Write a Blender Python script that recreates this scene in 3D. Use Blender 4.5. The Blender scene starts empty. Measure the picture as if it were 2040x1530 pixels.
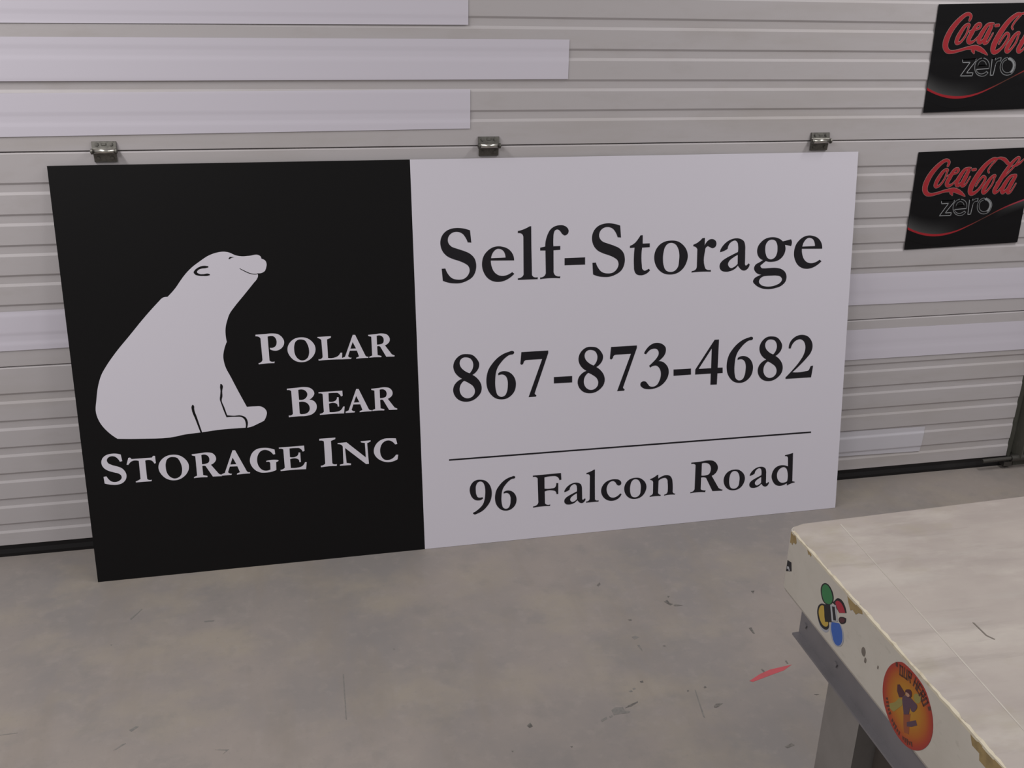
import bpy, bmesh, math, random
from mathutils import Vector, Matrix
from mathutils.geometry import tessellate_polygon

# ------------------------------------------------------------------ camera, light, exposure
scene = bpy.context.scene
C = scene.collection
CAM = (0.78024, -2.90967, 1.67368)
YAW, PITCH, ROLL, FPX = 0.221946, 0.382795, 0.019039, 1953.1
cam_data = bpy.data.cameras.new('camera')
cam = bpy.data.objects.new('camera', cam_data)
C.objects.link(cam)
cam_data.sensor_fit = 'HORIZONTAL'
cam_data.sensor_width = 36.0
cam_data.lens = 36.0 * FPX / 2040.0
cam_data.clip_start = 0.02
_f = Vector((math.sin(YAW) * math.cos(PITCH), math.cos(YAW) * math.cos(PITCH), -math.sin(PITCH)))
_r0 = Vector((math.cos(YAW), -math.sin(YAW), 0))
_u0 = _r0.cross(_f)
_r = math.cos(ROLL) * _r0 + math.sin(ROLL) * _u0
_u = -math.sin(ROLL) * _r0 + math.cos(ROLL) * _u0
_M = Matrix((_r, _u, -_f)).transposed().to_4x4()
_M.translation = Vector(CAM)
cam.matrix_world = _M
scene.camera = cam

world = bpy.data.worlds.new('world')
scene.world = world
world.use_nodes = True
world.node_tree.nodes['Background'].inputs[0].default_value = (1.0, 0.985, 0.97, 1)
world.node_tree.nodes['Background'].inputs[1].default_value = 0.40

# ceiling fluorescent fixtures of the workshop, two rows running away from the door
for fx in (-0.8, 3.4):
    for fy in (-1.15, -3.4):
        ld = bpy.data.lights.new('fluorescent_fixture', 'AREA')
        ld.shape = 'RECTANGLE'
        ld.size, ld.size_y = 0.28, 1.5
        ld.energy = 72.0 if fx < 0 else 54.0
        ld.color = (1.0, 0.985, 0.965)
        lo = bpy.data.objects.new('fluorescent_fixture', ld)
        lo.location = (fx, fy, 3.3)
        C.objects.link(lo)

scene.view_settings.view_transform = 'Standard'
scene.view_settings.look = 'None'
scene.view_settings.exposure = -0.38
scene.view_settings.gamma = 1.0
scene.view_settings.use_curve_mapping = False

# ------------------------------------------------------------------ helpers
random.seed(7)


def mat(name, col, rough=0.6, metal=0.0, spec=0.35, noise=None, bump=None):
    """noise: list of (scale, stretch xyz, colour, lo, hi, strength); bump: (scale, strength, distance)"""
    m = bpy.data.materials.new(name)
    m.use_nodes = True
    nt = m.node_tree
    b = nt.nodes['Principled BSDF']
    b.inputs['Base Color'].default_value = (*col, 1)
    b.inputs['Roughness'].default_value = rough
    b.inputs['Metallic'].default_value = metal
    b.inputs['Specular IOR Level'].default_value = spec
    if noise or bump:
        tc = nt.nodes.new('ShaderNodeTexCoord')
    prev = None
    for i, (sc, st, c2, lo, hi, k) in enumerate(noise or []):
        mp = nt.nodes.new('ShaderNodeMapping')
        mp.inputs['Scale'].default_value = st
        mp.inputs['Location'].default_value = (i * 3.7, i * 1.9, i * 5.1)
        nt.links.new(tc.outputs['Object'], mp.inputs[0])
        nz = nt.nodes.new('ShaderNodeTexNoise')
        nz.inputs['Scale'].default_value = sc
        nz.inputs['Detail'].default_value = 6
        nz.inputs['Roughness'].default_value = 0.6
        nt.links.new(mp.outputs[0], nz.inputs['Vector'])
        mr = nt.nodes.new('ShaderNodeMapRange')
        mr.inputs['From Min'].default_value = lo
        mr.inputs['From Max'].default_value = hi
        mr.inputs['To Max'].default_value = k
        nt.links.new(nz.outputs['Fac'], mr.inputs['Value'])
        mx = nt.nodes.new('ShaderNodeMix')
        mx.data_type = 'RGBA'
        nt.links.new(mr.outputs[0], mx.inputs[0])
        if prev is None:
            mx.inputs[6].default_value = (*col, 1)
        else:
            nt.links.new(prev, mx.inputs[6])
        mx.inputs[7].default_value = (*c2, 1)
        prev = mx.outputs[2]
    if prev is not None:
        nt.links.new(prev, b.inputs['Base Color'])
    if bump:
        nz = nt.nodes.new('ShaderNodeTexNoise')
        nz.inputs['Scale'].default_value = bump[0]
        nz.inputs['Detail'].default_value = 4
        nt.links.new(tc.outputs['Object'], nz.inputs['Vector'])
        bp = nt.nodes.new('ShaderNodeBump')
        bp.inputs['Strength'].default_value = bump[1]
        bp.inputs['Distance'].default_value = bump[2]
        nt.links.new(nz.outputs['Fac'], bp.inputs['Height'])
        nt.links.new(bp.outputs[0], b.inputs['Normal'])
    return m


def vmat(name, rough=0.5, spec=0.3):
    """printed sheet whose ink colours are stored per corner"""
    m = bpy.data.materials.new(name)
    m.use_nodes = True
    nt = m.node_tree
    b = nt.nodes['Principled BSDF']
    a = nt.nodes.new('ShaderNodeVertexColor')
    a.layer_name = 'ink'
    nt.links.new(a.outputs[0], b.inputs['Base Color'])
    b.inputs['Roughness'].default_value = rough
    b.inputs['Specular IOR Level'].default_value = spec
    return m


def tag(o, label=None, cat=None, group=None, kind=None):
    if label: o['label'] = label
    if cat: o['category'] = cat
    if group: o['group'] = group
    if kind: o['kind'] = kind
    return o


def empty(name, loc=(0, 0, 0)):
    o = bpy.data.objects.new(name, None)
    o.location = loc
    o.empty_display_size = 0.1
    C.objects.link(o)
    return o


def mesh(name, verts, faces, m, parent=None, smooth=False):
    me = bpy.data.meshes.new(name)
    me.from_pydata([tuple(v) for v in verts], [], faces)
    me.materials.append(m)
    me.validate()
    bm = bmesh.new()
    bm.from_mesh(me)
    bmesh.ops.recalc_face_normals(bm, faces=bm.faces)
    bm.to_mesh(me)
    bm.free()
    if smooth:
        for p in me.polygons: p.use_smooth = True
    o = bpy.data.objects.new(name, me)
    C.objects.link(o)
    if parent is not None: o.parent = parent
    return o


class Geo:
    """collects pieces of ONE part"""
    def __init__(self): self.v, self.f = [], []

    def add(self, v, f):
        n = len(self.v)
        self.v += [Vector(p) for p in v]
        self.f += [tuple(i + n for i in q) for q in f]

    def box(self, a, b):
        (x0, y0, z0), (x1, y1, z1) = a, b
        self.add([(x, y, z) for z in (z0, z1) for y in (y0, y1) for x in (x0, x1)],
                 [(0, 1, 3, 2), (4, 6, 7, 5), (0, 4, 5, 1), (2, 3, 7, 6), (0, 2, 6, 4), (1, 5, 7, 3)])

    def cyl(self, p, q, r, n=16, r2=None):
        p, q = Vector(p), Vector(q)
        d = (q - p).normalized()
        a = d.orthogonal().normalized()
        b = d.cross(a)
        r2 = r if r2 is None else r2
        vs = []
        for c, rr in ((p, r), (q, r2)):
            vs += [c + rr * (math.cos(2 * math.pi * i / n) * a + math.sin(2 * math.pi * i / n) * b) for i in range(n)]
        fs = [(i, (i + 1) % n, n + (i + 1) % n, n + i) for i in range(n)]
        fs += [tuple(range(n)), tuple(range(n, 2 * n))]
        self.add(vs, fs)

    def prism(self, pts, h0, h1, frame):
        """extrude a 2D outline; frame(u, v, h) -> point"""
        n = len(pts)
        self.add([frame(u, v, h0) for u, v in pts] + [frame(u, v, h1) for u, v in pts],
                 [(i, (i + 1) % n, n + (i + 1) % n, n + i) for i in range(n)] + [tuple(range(n)), tuple(range(n, 2 * n))])

    def build(self, name, m, parent=None, smooth=False): return mesh(name, self.v, self.f, m, parent, smooth)


def parse(s):
    return [[(float(t.rstrip('!').split(',')[0]), float(t.rstrip('!').split(',')[1]), t.endswith('!')) for t in c.split()] for c in s.split('|')]


def spline(ct, scale=1e-4, closed=True, seg=5):
    """Hermite outline through traced points; '!' points are corners"""
    n = len(ct)
    P = [Vector((a, b)) for a, b, c in ct]
    out = []
    for i in range(n if closed else n - 1):
        j = (i + 1) % n
        p, q = P[i], P[j]
        L = (q - p).length
        if ct[i][2] and ct[j][2]:
            out.append(p)
            continue

        def tan(k):
            if ct[k][2] or (not closed and k in (0, n - 1)): return None
            a, b, c = P[k - 1], P[k], P[(k + 1) % n]
            d1, d2 = (b - a), (c - b)
            t = d1 / max(d1.length, 1e-9) * d2.length + d2 / max(d2.length, 1e-9) * d1.length
            return t.normalized() if t.length > 1e-9 else (c - a).normalized()
        t0, t1 = tan(i), tan(j)
        if t0 is None and t1 is None: t0 = t1 = (q - p).normalized()
        if t0 is None: t0 = (2 * (q - p) / L - t1).normalized() if L else t1
        if t1 is None: t1 = (2 * (q - p) / L - t0).normalized() if L else t0
        for s in range(seg):
            t = s / seg
            out.append((2*t**3 - 3*t*t + 1) * p + (t**3 - 2*t*t + t) * L * t0 + (-2*t**3 + 3*t*t) * q + (t**3 - t*t) * L * t1)
    if not closed: out.append(P[-1])
    return [(v.x * scale, v.y * scale) for v in out]


def flat(name, contours, frame, h0, h1, m, parent):
    """filled flat piece with holes, faces at h1, thin rim down to h0"""
    loops = [[Vector((u, v, 0)) for u, v in c] for c in contours]
    tris = tessellate_polygon(loops)
    pts = [p for c in contours for p in c]
    n = len(pts)
    vs = [frame(u, v, h1) for u, v in pts] + [frame(u, v, h0) for u, v in pts]
    fs = [tuple(t) for t in tris]
    k = 0
    for c in contours:
        for i in range(len(c)):
            a, b = k + i, k + (i + 1) % len(c)
            fs.append((a, b, b + n, a + n))
        k += len(c)
    me = bpy.data.meshes.new(name)
    me.from_pydata([tuple(v) for v in vs], [], fs)
    me.materials.append(m)
    o = bpy.data.objects.new(name, me)
    C.objects.link(o)
    o.parent = parent
    return o


def ribbon(pts, frame, h):
    """variable-width stroke with rounded ends: list of (u, v, w)"""
    P = [Vector((a, b)) for a, b, w in pts]
    W = [w for a, b, w in pts]
    # resample
    Q, R = [], []
    n = len(P)
    for i in range(n - 1):
        p0, p1, p2, p3 = P[max(i - 1, 0)], P[i], P[i + 1], P[min(i + 2, n - 1)]
        for s in range(4):
            t = s / 4
            Q.append(0.5 * ((2 * p1) + (p2 - p0) * t + (2*p0 - 5*p1 + 4*p2 - p3) * t*t + (3*p1 - p0 - 3*p2 + p3) * t**3))
            R.append((W[i] * (1 - t) + W[i + 1] * t) / 2)
    Q.append(P[-1]); R.append(W[-1] / 2)
    vs, fs = [], []
    m = len(Q)
    for i in range(m):
        d = (Q[min(i + 1, m - 1)] - Q[max(i - 1, 0)])
        d = d.normalized() if d.length > 1e-9 else Vector((1, 0))
        nn = Vector((-d.y, d.x))
        for s in (-1, 1):
            e = Q[i] + s * R[i] * nn
            vs.append(frame(e.x, e.y, h + i * 2.5e-6))
    for i in range(m - 1): fs.append((2*i, 2*i + 2, 2*i + 3, 2*i + 1))
    for i in (0, m - 1):
        c = len(vs)
        k = 10
        vs += [frame(Q[i].x + R[i] * math.cos(2*math.pi*j/k), Q[i].y + R[i] * math.sin(2*math.pi*j/k), h + i * 2.5e-6 - 1e-6) for j in range(k)]
        fs.append(tuple(range(c, c + k)))
    return vs, fs

GLYPHS = {
 'S': "11600,10094! 11632,9725! 11521,9737! 11463,9874 11360,10005 11201,10063 11024,10017 10929,9893 10925,9759 11013,9636 11179,9562 11391,9486 11589,9388 11717,9246 11763,9077 11746,8880 11656,8701 11459,8572 11241,8513 11086,8515 10902,8543 10728,8609! 10706,8973! 10816,8977! 10880,8826 11014,8675 11198,8622 11384,8644 11510,8753 11561,8903 11518,9027 11427,9099 11260,9181 11047,9258 10866,9356 10749,9496 10694,9663 10695,9812 10757,9974 10890,10103 11044,10161 11227,10177 11410,10153",
 'e': "12947,9139! 12933,9259 12865,9399 12757,9502 12617,9560 12462,9586 12274,9551 12117,9450 12005,9311 11951,9130 11950,8963 12001,8793 12099,8643 12238,8544 12425,8500 12630,8527 12805,8611 12949,8729! 12879,8782! 12759,8714 12586,8678 12445,8709 12321,8809 12246,8966 12219,9162!|12229,9233! 12262,9346 12334,9450 12429,9507 12522,9499 12615,9439 12668,9330 12682,9235!",
 'l': "13496,10158! 13494,9558! 13503,8666! 13542,8615 13686,8593! 13685,8531! 13057,8534! 13057,8585! 13209,8640 13241,8693! 13248,9841! 13210,9926 13077,9961! 13078,10024! 13283,10079 13441,10152!",
 'f': "13773,9410! 13774,9494! 13933,9526! 13950,9694 14007,9875 14104,10039 14231,10126 14390,10159 14518,10147 14630,10083 14681,9974 14645,9883 14549,9844 14469,9897 14406,9983 14326,10032 14246,10004 14206,9914 14194,9792 14193,9524! 14412,9524! 14411,9408! 14195,9401! 14194,8729! 14231,8642 14408,8587! 14399,8528! 14174,8543 13933,8541 13765,8527! 13765,8577! 13910,8633 13947,8709! 13940,9403!",
 '-': "14550,9145! 15209,9145! 15210,8920! 14549,8924!",
 't': "17089,9767! 17090,9502! 17326,9504! 17328,9383! 17075,9377! 17074,8827 17098,8699 17174,8648 17241,8669 17310,8706! 17350,8652! 17226,8551 17043,8508 16900,8549 16824,8679 16813,8806 16827,9387! 16673,9380! 16672,9447! 16828,9527 16926,9633 17014,9762!",
 'o': "18044,9566 18246,9538 18435,9421 18576,9226 18612,9034 18569,8844 18455,8658 18289,8537 18052,8491 17798,8542 17609,8693 17504,8904 17484,9094 17538,9297 17661,9450 17826,9538|18045,9494 18181,9446 18277,9316 18324,9140 18321,8918 18284,8713 18185,8605 18034,8572 17880,8634 17801,8797 17776,9004 17792,9208 17847,9380 17928,9466",
 'r': "19179,9612! 19176,9362! 19265,9501 19365,9561 19468,9557 19556,9491 19577,9395 19529,9301 19444,9275 19348,9316 19287,9342 19220,9297 19193,9186 19191,8723 19234,8625 19413,8582! 19415,8524! 19074,8538 18752,8525! 18765,8573! 18900,8623 18931,8718! 18932,9260! 18896,9312 18792,9360! 18791,9408! 18975,9496 19091,9602!",
 'a': "19715,9137! 19721,9198 19770,9292 19919,9446 20071,9528 20277,9560 20416,9531 20524,9456 20573,9310 20581,9133 20589,8746! 20627,8671 20678,8702 20720,8740! 20757,8706! 20701,8579 20599,8515 20494,8531 20403,8608 20348,8683! 20247,8582 20093,8516 19920,8502 19780,8545 19715,8653 19721,8749 19786,8843 19921,8934 20108,9023 20330,9118! 20331,9303 20299,9432 20228,9490 20125,9470 20041,9409 19992,9331 19970,9236! 19860,9177|20330,9030! 20337,8740! 20227,8648 20107,8612 20026,8672 20001,8754 20046,8848 20163,8940",
 'g': "21480,9553 21656,9535 21801,9474 21884,9406! 22033,9433 22173,9464! 22202,9411 22185,9242! 22077,9270 21970,9290! 21995,9143 21967,9015 21868,8872 21731,8788 21555,8758 21414,8764 21321,8789! 21205,8704 21137,8642 21176,8575 21283,8555 21424,8557 21690,8554 21888,8505 22017,8409 22079,8259 22052,8095 21899,7954 21688,7890 21422,7869 21172,7922 20990,8029 20900,8147 20945,8243 21065,8311 21186,8355! 21061,8385 20970,8454 20916,8570 20960,8682 21097,8757 21217,8825! 21090,8903 21013,9036 20999,9149 21028,9277 21119,9402 21254,9501|21510,9476 21627,9432 21694,9316 21713,9186 21701,9025 21636,8898 21498,8838 21372,8892 21304,9024 21279,9171 21298,9331 21380,9441|21365,8306 21542,8308 21720,8302 21865,8260 21927,8167 21875,8070 21736,7995 21543,7954 21347,7963 21185,8020 21109,8121 21140,8218 21225,8283",
 '8': "11414,6303 11571,6267 11710,6139 11786,5975 11767,5848 11701,5740 11563,5634! 11711,5515 11819,5347 11847,5183 11811,5040 11712,4917 11550,4815 11342,4785 11136,4845 10998,4984 10943,5165 10976,5324 11074,5445 11235,5531! 11096,5636 11005,5770 10970,5915 11007,6088 11097,6209 11241,6295|11396,6201 11505,6160 11581,6051 11598,5939 11567,5813 11477,5691! 11305,5790 11198,5916 11170,6030 11205,6139 11285,6197|11296,5462! 11453,5372 11577,5266 11630,5134 11603,5006 11521,4923 11376,4893 11251,4950 11167,5069 11147,5216 11182,5342",
 '6': "12863,6315 12903,6281 12894,6233 12749,6194 12603,6099 12472,5963 12373,5825 12314,5668 12286,5460 12281,5250 12302,5071 12348,4937 12468,4864 12582,4896 12657,5030 12684,5207 12679,5386 12625,5519 12529,5581 12449,5583 12384,5564! 12385,5634! 12483,5681 12595,5687 12740,5640 12867,5519 12937,5352 12943,5189 12892,5013 12776,4875 12628,4795 12450,4783 12273,4837 12131,4969 12038,5138 12002,5334 12015,5559 12076,5764 12199,5948 12379,6129 12573,6245 12735,6296",
 '7': "13137,6262! 14005,6262! 14005,6182! 13551,4902! 13571,4864 13608,4824 13583,4793! 13353,4793! 13807,6000! 13295,6000! 13221,5964 13188,5886 13147,5856 13099,5891!",
 '-2': "14185,5391! 14787,5387! 14787,5178! 14184,5183!",
 '3': "17194,5976! 17269,6106 17386,6223 17522,6289 17675,6296 17831,6238 17928,6133 17939,6000 17891,5870 17806,5776 17696,5691! 17826,5666 17949,5575 18039,5428 18056,5293 18020,5127 17927,4982 17774,4858 17602,4794 17378,4776 17188,4823 17092,4922 17099,5005 17184,5053 17270,5035 17340,4955 17411,4875 17532,4850 17652,4900 17736,5029 17784,5193 17772,5361 17709,5482 17622,5546 17519,5544 17417,5493! 17378,5557! 17516,5678 17634,5803 17697,5932 17681,6032 17611,6102 17508,6112 17406,6082 17322,6012 17263,5942!",
 '-3': "18222,5379! 18827,5374! 18833,5171! 18227,5167!",
 '4': "19626,6285! 19779,6287! 19766,5342! 19943,5335! 19950,5152! 19764,5151! 19756,4774! 19529,4781! 19530,5159! 18978,5162! 18982,5333!|19096,5346! 19536,5340! 19536,6004!",
 '2': "22293,5838! 22304,5974 22369,6106 22499,6217 22660,6273 22806,6271 22975,6207 23093,6081 23153,5941 23157,5787 23102,5636 22982,5488 22756,5262 22472,5013! 22954,5019 23064,5043 23114,5135 23138,5186! 23225,5194! 23172,4793! 22231,4799! 22228,4851! 22472,5090 22713,5368 22847,5583 22900,5768 22891,5922 22819,6063 22705,6129 22578,6111 22464,6033 22397,5934 22366,5834!",
 'rule': "10745,2949! 23289,2882! 23292,2828! 10743,2900!",
 '9': "11744,2179 11891,2135 12019,2005 12089,1811 12093,1623 12048,1439 11937,1262 11785,1122 11635,1051 11503,1026 11468,1059 11555,1119 11689,1217 11790,1327 11851,1475 11880,1660 11884,1847 11855,2003 11800,2093 11727,2121 11644,2090 11589,1993 11576,1842 11593,1687 11648,1589 11714,1574 11788,1584! 11803,1540 11770,1509 11662,1485 11548,1513 11444,1616 11391,1757 11381,1894 11422,2026 11515,2136 11630,2181",
 'F': "13464,2163! 14406,2168! 14419,1940! 14351,1929! 14313,2019 14220,2078 14119,2088 13849,2069! 13849,1682! 14065,1666 14201,1693 14244,1835! 14312,1833! 14310,1458! 14251,1458! 14209,1562 14133,1595 13853,1587! 13859,1179! 13892,1141 14041,1118! 14027,1067! 13722,1080 13461,1062! 13461,1110! 13605,1160 13639,1235! 13622,2047! 13589,2092 13464,2116!",
 'c': "16277,1786 16399,1752 16470,1667 16462,1589 16392,1557 16322,1593 16278,1667 16191,1731 16104,1718 16018,1638 15967,1503 15971,1398 16021,1270 16108,1174 16213,1150 16335,1188 16439,1275! 16488,1253! 16423,1144 16284,1061 16109,1047 15935,1120 15821,1254 15777,1416 15810,1570 15913,1700 16086,1780",
 'n': "17767,1813! 17770,1672! 17911,1747 18070,1772 18196,1722 18261,1610 18282,1466 18289,1164! 18317,1116 18390,1086! 18373,1052! 18175,1067 17988,1053! 17996,1088! 18081,1121 18115,1198! 18108,1500 18091,1608 18019,1676 17930,1675 17781,1600! 17772,1176! 17799,1129 17871,1092! 17858,1053! 17676,1065 17477,1053! 17489,1097! 17568,1133 17593,1211! 17592,1565! 17568,1611 17488,1653! 17478,1681! 17627,1738 17732,1807!",
 'R': "18935,2133! 19276,2142 19546,2160 19728,2126 19849,2018 19899,1890 19868,1750 19781,1651 19682,1603! 19944,1153! 19991,1116 20103,1066! 20086,1035! 19729,1051! 19485,1544! 19402,1574 19303,1573! 19298,1159! 19344,1128 19481,1102! 19465,1039! 19183,1062 18930,1050! 18929,1086! 19037,1120 19080,1179! 19091,2031! 19053,2070 18936,2083!|19314,2074! 19440,2080 19568,2034 19635,1931 19640,1788 19580,1669 19455,1636 19310,1643!",
 'd': "22655,2163! 22684,1137! 22780,1110! 22782,1088! 22642,1059 22490,999! 22480,1082! 22360,1030 22211,1012 22058,1066 21948,1204 21896,1372 21922,1532 22008,1669 22135,1739 22303,1751 22494,1690! 22477,1989! 22452,2045 22360,2071! 22359,2107! 22507,2130|22344,1679 22432,1623 22482,1501 22489,1155! 22393,1118 22280,1119 22163,1202 22099,1353 22109,1515 22197,1634",
 'wP': "5125,7261! 5373,7266 5619,7272 5761,7244 5871,7155 5931,7015 5913,6911 5833,6809 5698,6753 5597,6763 5516,6798! 5509,6847! 5603,6846 5679,6894 5715,6998 5701,7104 5641,7183 5556,7200 5468,7186! 5472,6466! 5494,6442 5617,6427! 5606,6379! 5381,6384 5156,6368! 5151,6403! 5241,6443 5273,6494! 5261,7145! 5230,7184 5125,7213!",
 'wO': "6437,7110 6596,7075 6736,6968 6816,6827 6826,6704 6769,6554 6659,6438 6522,6370 6359,6362 6201,6421 6078,6551 6015,6707 6025,6843 6099,6975 6230,7074|6418,7048 6533,7011 6599,6900 6635,6761 6632,6608 6588,6488 6495,6418 6406,6408 6307,6460 6227,6587 6205,6741 6217,6877 6268,6996 6345,7044",
 'wL': "6906,7093! 7302,7096! 7294,7046! 7181,7007! 7180,6436! 7371,6437 7478,6480 7555,6575! 7607,6575! 7591,6372! 7174,6383 6899,6374! 6897,6416! 6999,6440 7025,6492! 7015,6998! 6969,7039 6907,7065!",
 'wA': "7948,7100! 8020,7096! 8294,6445! 8316,6420 8383,6405! 8377,6370! 8192,6373 8014,6366! 8020,6396! 8105,6428! 8047,6614! 7837,6624! 7776,6461! 7804,6425 7878,6405! 7861,6371! 7591,6372! 7593,6411! 7685,6444!|7934,6886! 8025,6678! 7855,6680!",
 'wR': "8406,7074! 8605,7083 8832,7093 8967,7054 9045,6942 9041,6849 8984,6775 8894,6726! 9091,6435! 9178,6390! 9164,6363! 8920,6372! 8753,6693! 8708,6714 8659,6705! 8662,6438! 8777,6402! 8768,6366! 8586,6377 8407,6372! 8413,6403! 8498,6432! 8499,7012! 8410,7040!|8660,7029! 8754,7039 8842,6984 8868,6890 8833,6792 8756,6765 8657,6760!",
 'wB': "5912,5574! 6175,5583 6442,5588 6588,5554 6687,5462 6708,5367 6660,5276 6543,5191! 6653,5159 6737,5067 6755,4940 6707,4818 6597,4731 6445,4696 6192,4699 5912,4689! 5915,4743! 6017,4759 6041,4789! 6036,5491! 6009,5517 5914,5531!|6242,5516! 6349,5524 6450,5478 6503,5381 6482,5289 6404,5216 6247,5209!|6242,5137! 6369,5141 6484,5085 6544,4971 6529,4847 6450,4774 6344,4755 6256,4770 6240,4805!",
 'wE': "6835,5401! 7545,5402! 7547,5245! 7497,5225! 7456,5298 7399,5343 7324,5351 7129,5353! 7125,5089! 7294,5090 7341,5118 7376,5207! 7424,5203! 7423,4915! 7382,4918! 7357,5006 7320,5028 7125,5026! 7127,4758! 7320,4753 7442,4779 7540,4901! 7588,4903! 7558,4688! 7196,4699 6837,4690! 6836,4726! 6928,4754 6960,4783! 6955,5334! 6927,5354 6838,5365!",
 'wS': "1046,3919! 1067,3717! 1000,3707! 956,3796 893,3863 813,3890 713,3871 649,3791 667,3697 757,3628 905,3568 1037,3495 1111,3395 1140,3268 1098,3131 1005,3046 860,3007 707,3018 515,3075! 505,3278! 585,3289! 629,3205 704,3120 813,3091 929,3123 1000,3202 994,3281 937,3340 816,3390 669,3450 553,3537 496,3650 496,3758 546,3862 651,3937 793,3964 931,3955",
 'wT': "1243,3799! 1293,3806! 1330,3756! 1893,3754! 1940,3805! 1989,3798! 1992,3575! 1946,3568! 1897,3653 1850,3680 1702,3678! 1703,3108! 1722,3087 1830,3072! 1816,3027! 1596,3031 1381,3030! 1379,3058! 1475,3097 1520,3124! 1526,3685! 1323,3687 1277,3652 1222,3587! 1176,3599!",
 'wG': "5425,3708! 5433,3564! 5373,3561! 5316,3638 5232,3700 5115,3726 5009,3687 4928,3583 4891,3443 4899,3299 4956,3166 5039,3087 5141,3062 5262,3088! 5269,3291! 5250,3329 5161,3340! 5156,3372! 5194,3380 5518,3370! 5511,3339! 5442,3308! 5432,3063! 5287,3017 5137,3006 4960,3025 4832,3097 4724,3234 4679,3382 4703,3539 4780,3675 4912,3767 5076,3789 5252,3770",
 'wI': "6771,3940! 7255,3941! 7248,3894! 7116,3848! 7117,3131! 7142,3104 7253,3091! 7245,3033! 7009,3043 6767,3031! 6767,3080! 6867,3104 6905,3141! 6904,3849! 6868,3872 6770,3884!",
 'wN': "7312,3760! 7584,3765! 8148,3229! 8141,3700! 8027,3726! 8013,3762! 8318,3767! 8317,3734! 8210,3686! 8230,3018! 8145,3017! 7528,3589! 7551,3101! 7685,3073! 7679,3025! 7344,3030! 7343,3062! 7455,3085! 7463,3643! 7420,3698 7315,3728!",
 'wC': "9098,3768! 9137,3586! 9066,3579! 8999,3662 8893,3720 8800,3719 8688,3655 8611,3515 8596,3354 8636,3204 8725,3106 8833,3088 8944,3112 9025,3170 9083,3239! 9150,3234! 9123,3088! 8987,3034 8815,3020 8645,3072 8495,3183 8409,3337 8408,3467 8469,3608 8582,3721 8740,3784 8927,3785",
 'bear': "5386,9584 5440,9541 5456,9475! 5571,9405 5591,9332 5572,9216 5522,9116 5455,9075 5306,9067! 5326,8993 5294,8907 5185,8781 4875,8429 4611,8133 4438,7906 4359,7717 4312,7572 4284,7335 4301,7096! 4214,6891 4166,6654 4189,6411 4343,6007 4719,5097! 4938,5097 5140,5074 5244,4989 5281,4893 5249,4755 5182,4635! 5000,4555 4803,4479 4700,4461! 4365,4463 3929,4459 3378,4417 2774,4372 2658,4350 1642,4355 1006,4406! 779,4623 589,4911 507,5219 563,5635 676,6103 769,6334 932,6589 1215,6954 1615,7399 2167,8010 2561,8406! 2650,8475 2775,8492! 3002,8721 3190,8965 3298,9097 3494,9289 3729,9459 4021,9633 4220,9697 4444,9717 4567,9691 4742,9605 4907,9569 5132,9575",
 'ear': "3972,9305 3912,9332 3787,9332 3673,9289 3569,9200 3553,9172 3587,9099 3668,9066 3805,9050 3944,9054 3994,9076 3948,9109 3823,9100 3700,9115 3642,9168 3681,9224 3781,9263 3907,9275",
 'eye': "4539,9512! 4578,9564! 4696,9556! 4617,9531! 4566,9501!",
 'mouth': "4831,9229! 4959,9155 5095,9084 5206,9054 5312,9052! 5310,9035! 5204,9035 5086,9065 4951,9135 4830,9213!",
 'leg1': "3193,5275 3218,5238 3216,5146 3275,4873 3378,4417! 3332,4417! 3227,4815 3147,5129 3148,5220",
 'leg2': "4029,5853 4069,5819 4051,5630 4039,5447 4016,5372 4071,5137 4134,4885! 4323,4856 4540,4847 4652,4784 4707,4655 4705,4562 4673,4458! 4634,4466! 4646,4613 4605,4741 4536,4801 4393,4822 4111,4825! 3994,5251 3965,5391 3983,5497 4004,5633 4008,5801",
}
# reuse: outline, scale, shift in 0.1 mm
REUSE = {
 'S2': ('S', 1.000, 4743, -8),
 'e2': ('e', 1.000, 10361, -21),
 '8b': ('8', 1.000, 4028, -6),
 '7b': ('7', 1.000, 2944, -8),
 '6b': ('6', 1.000, 8082, -6),
 '8c': ('8', 1.000, 10261, -20),
 '6s': ('6', 0.751, 3187, -2540),
 'a2': ('a', 0.696, 795, -4861),
 'l2': ('l', 0.691, 6234, -4832),
 'o2': ('o', 0.690, 4515, -4825),
 'o3': ('o', 0.690, 8063, -4850),
 'a3': ('a', 0.700, 7280, -4924),
 'wA2': ('wA', 1.000, 17, -1675),
 'wR2': ('wR', 1.000, 12, -1674),
 'wO2': ('wO', 1.055, -4290, -3709),
 'wR3': ('wR', 1.061, -5894, -3744),
 'wA3': ('wA', 1.052, -4162, -3681),
 'wE2': ('wE', 1.053, -1641, -1926),
}
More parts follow.
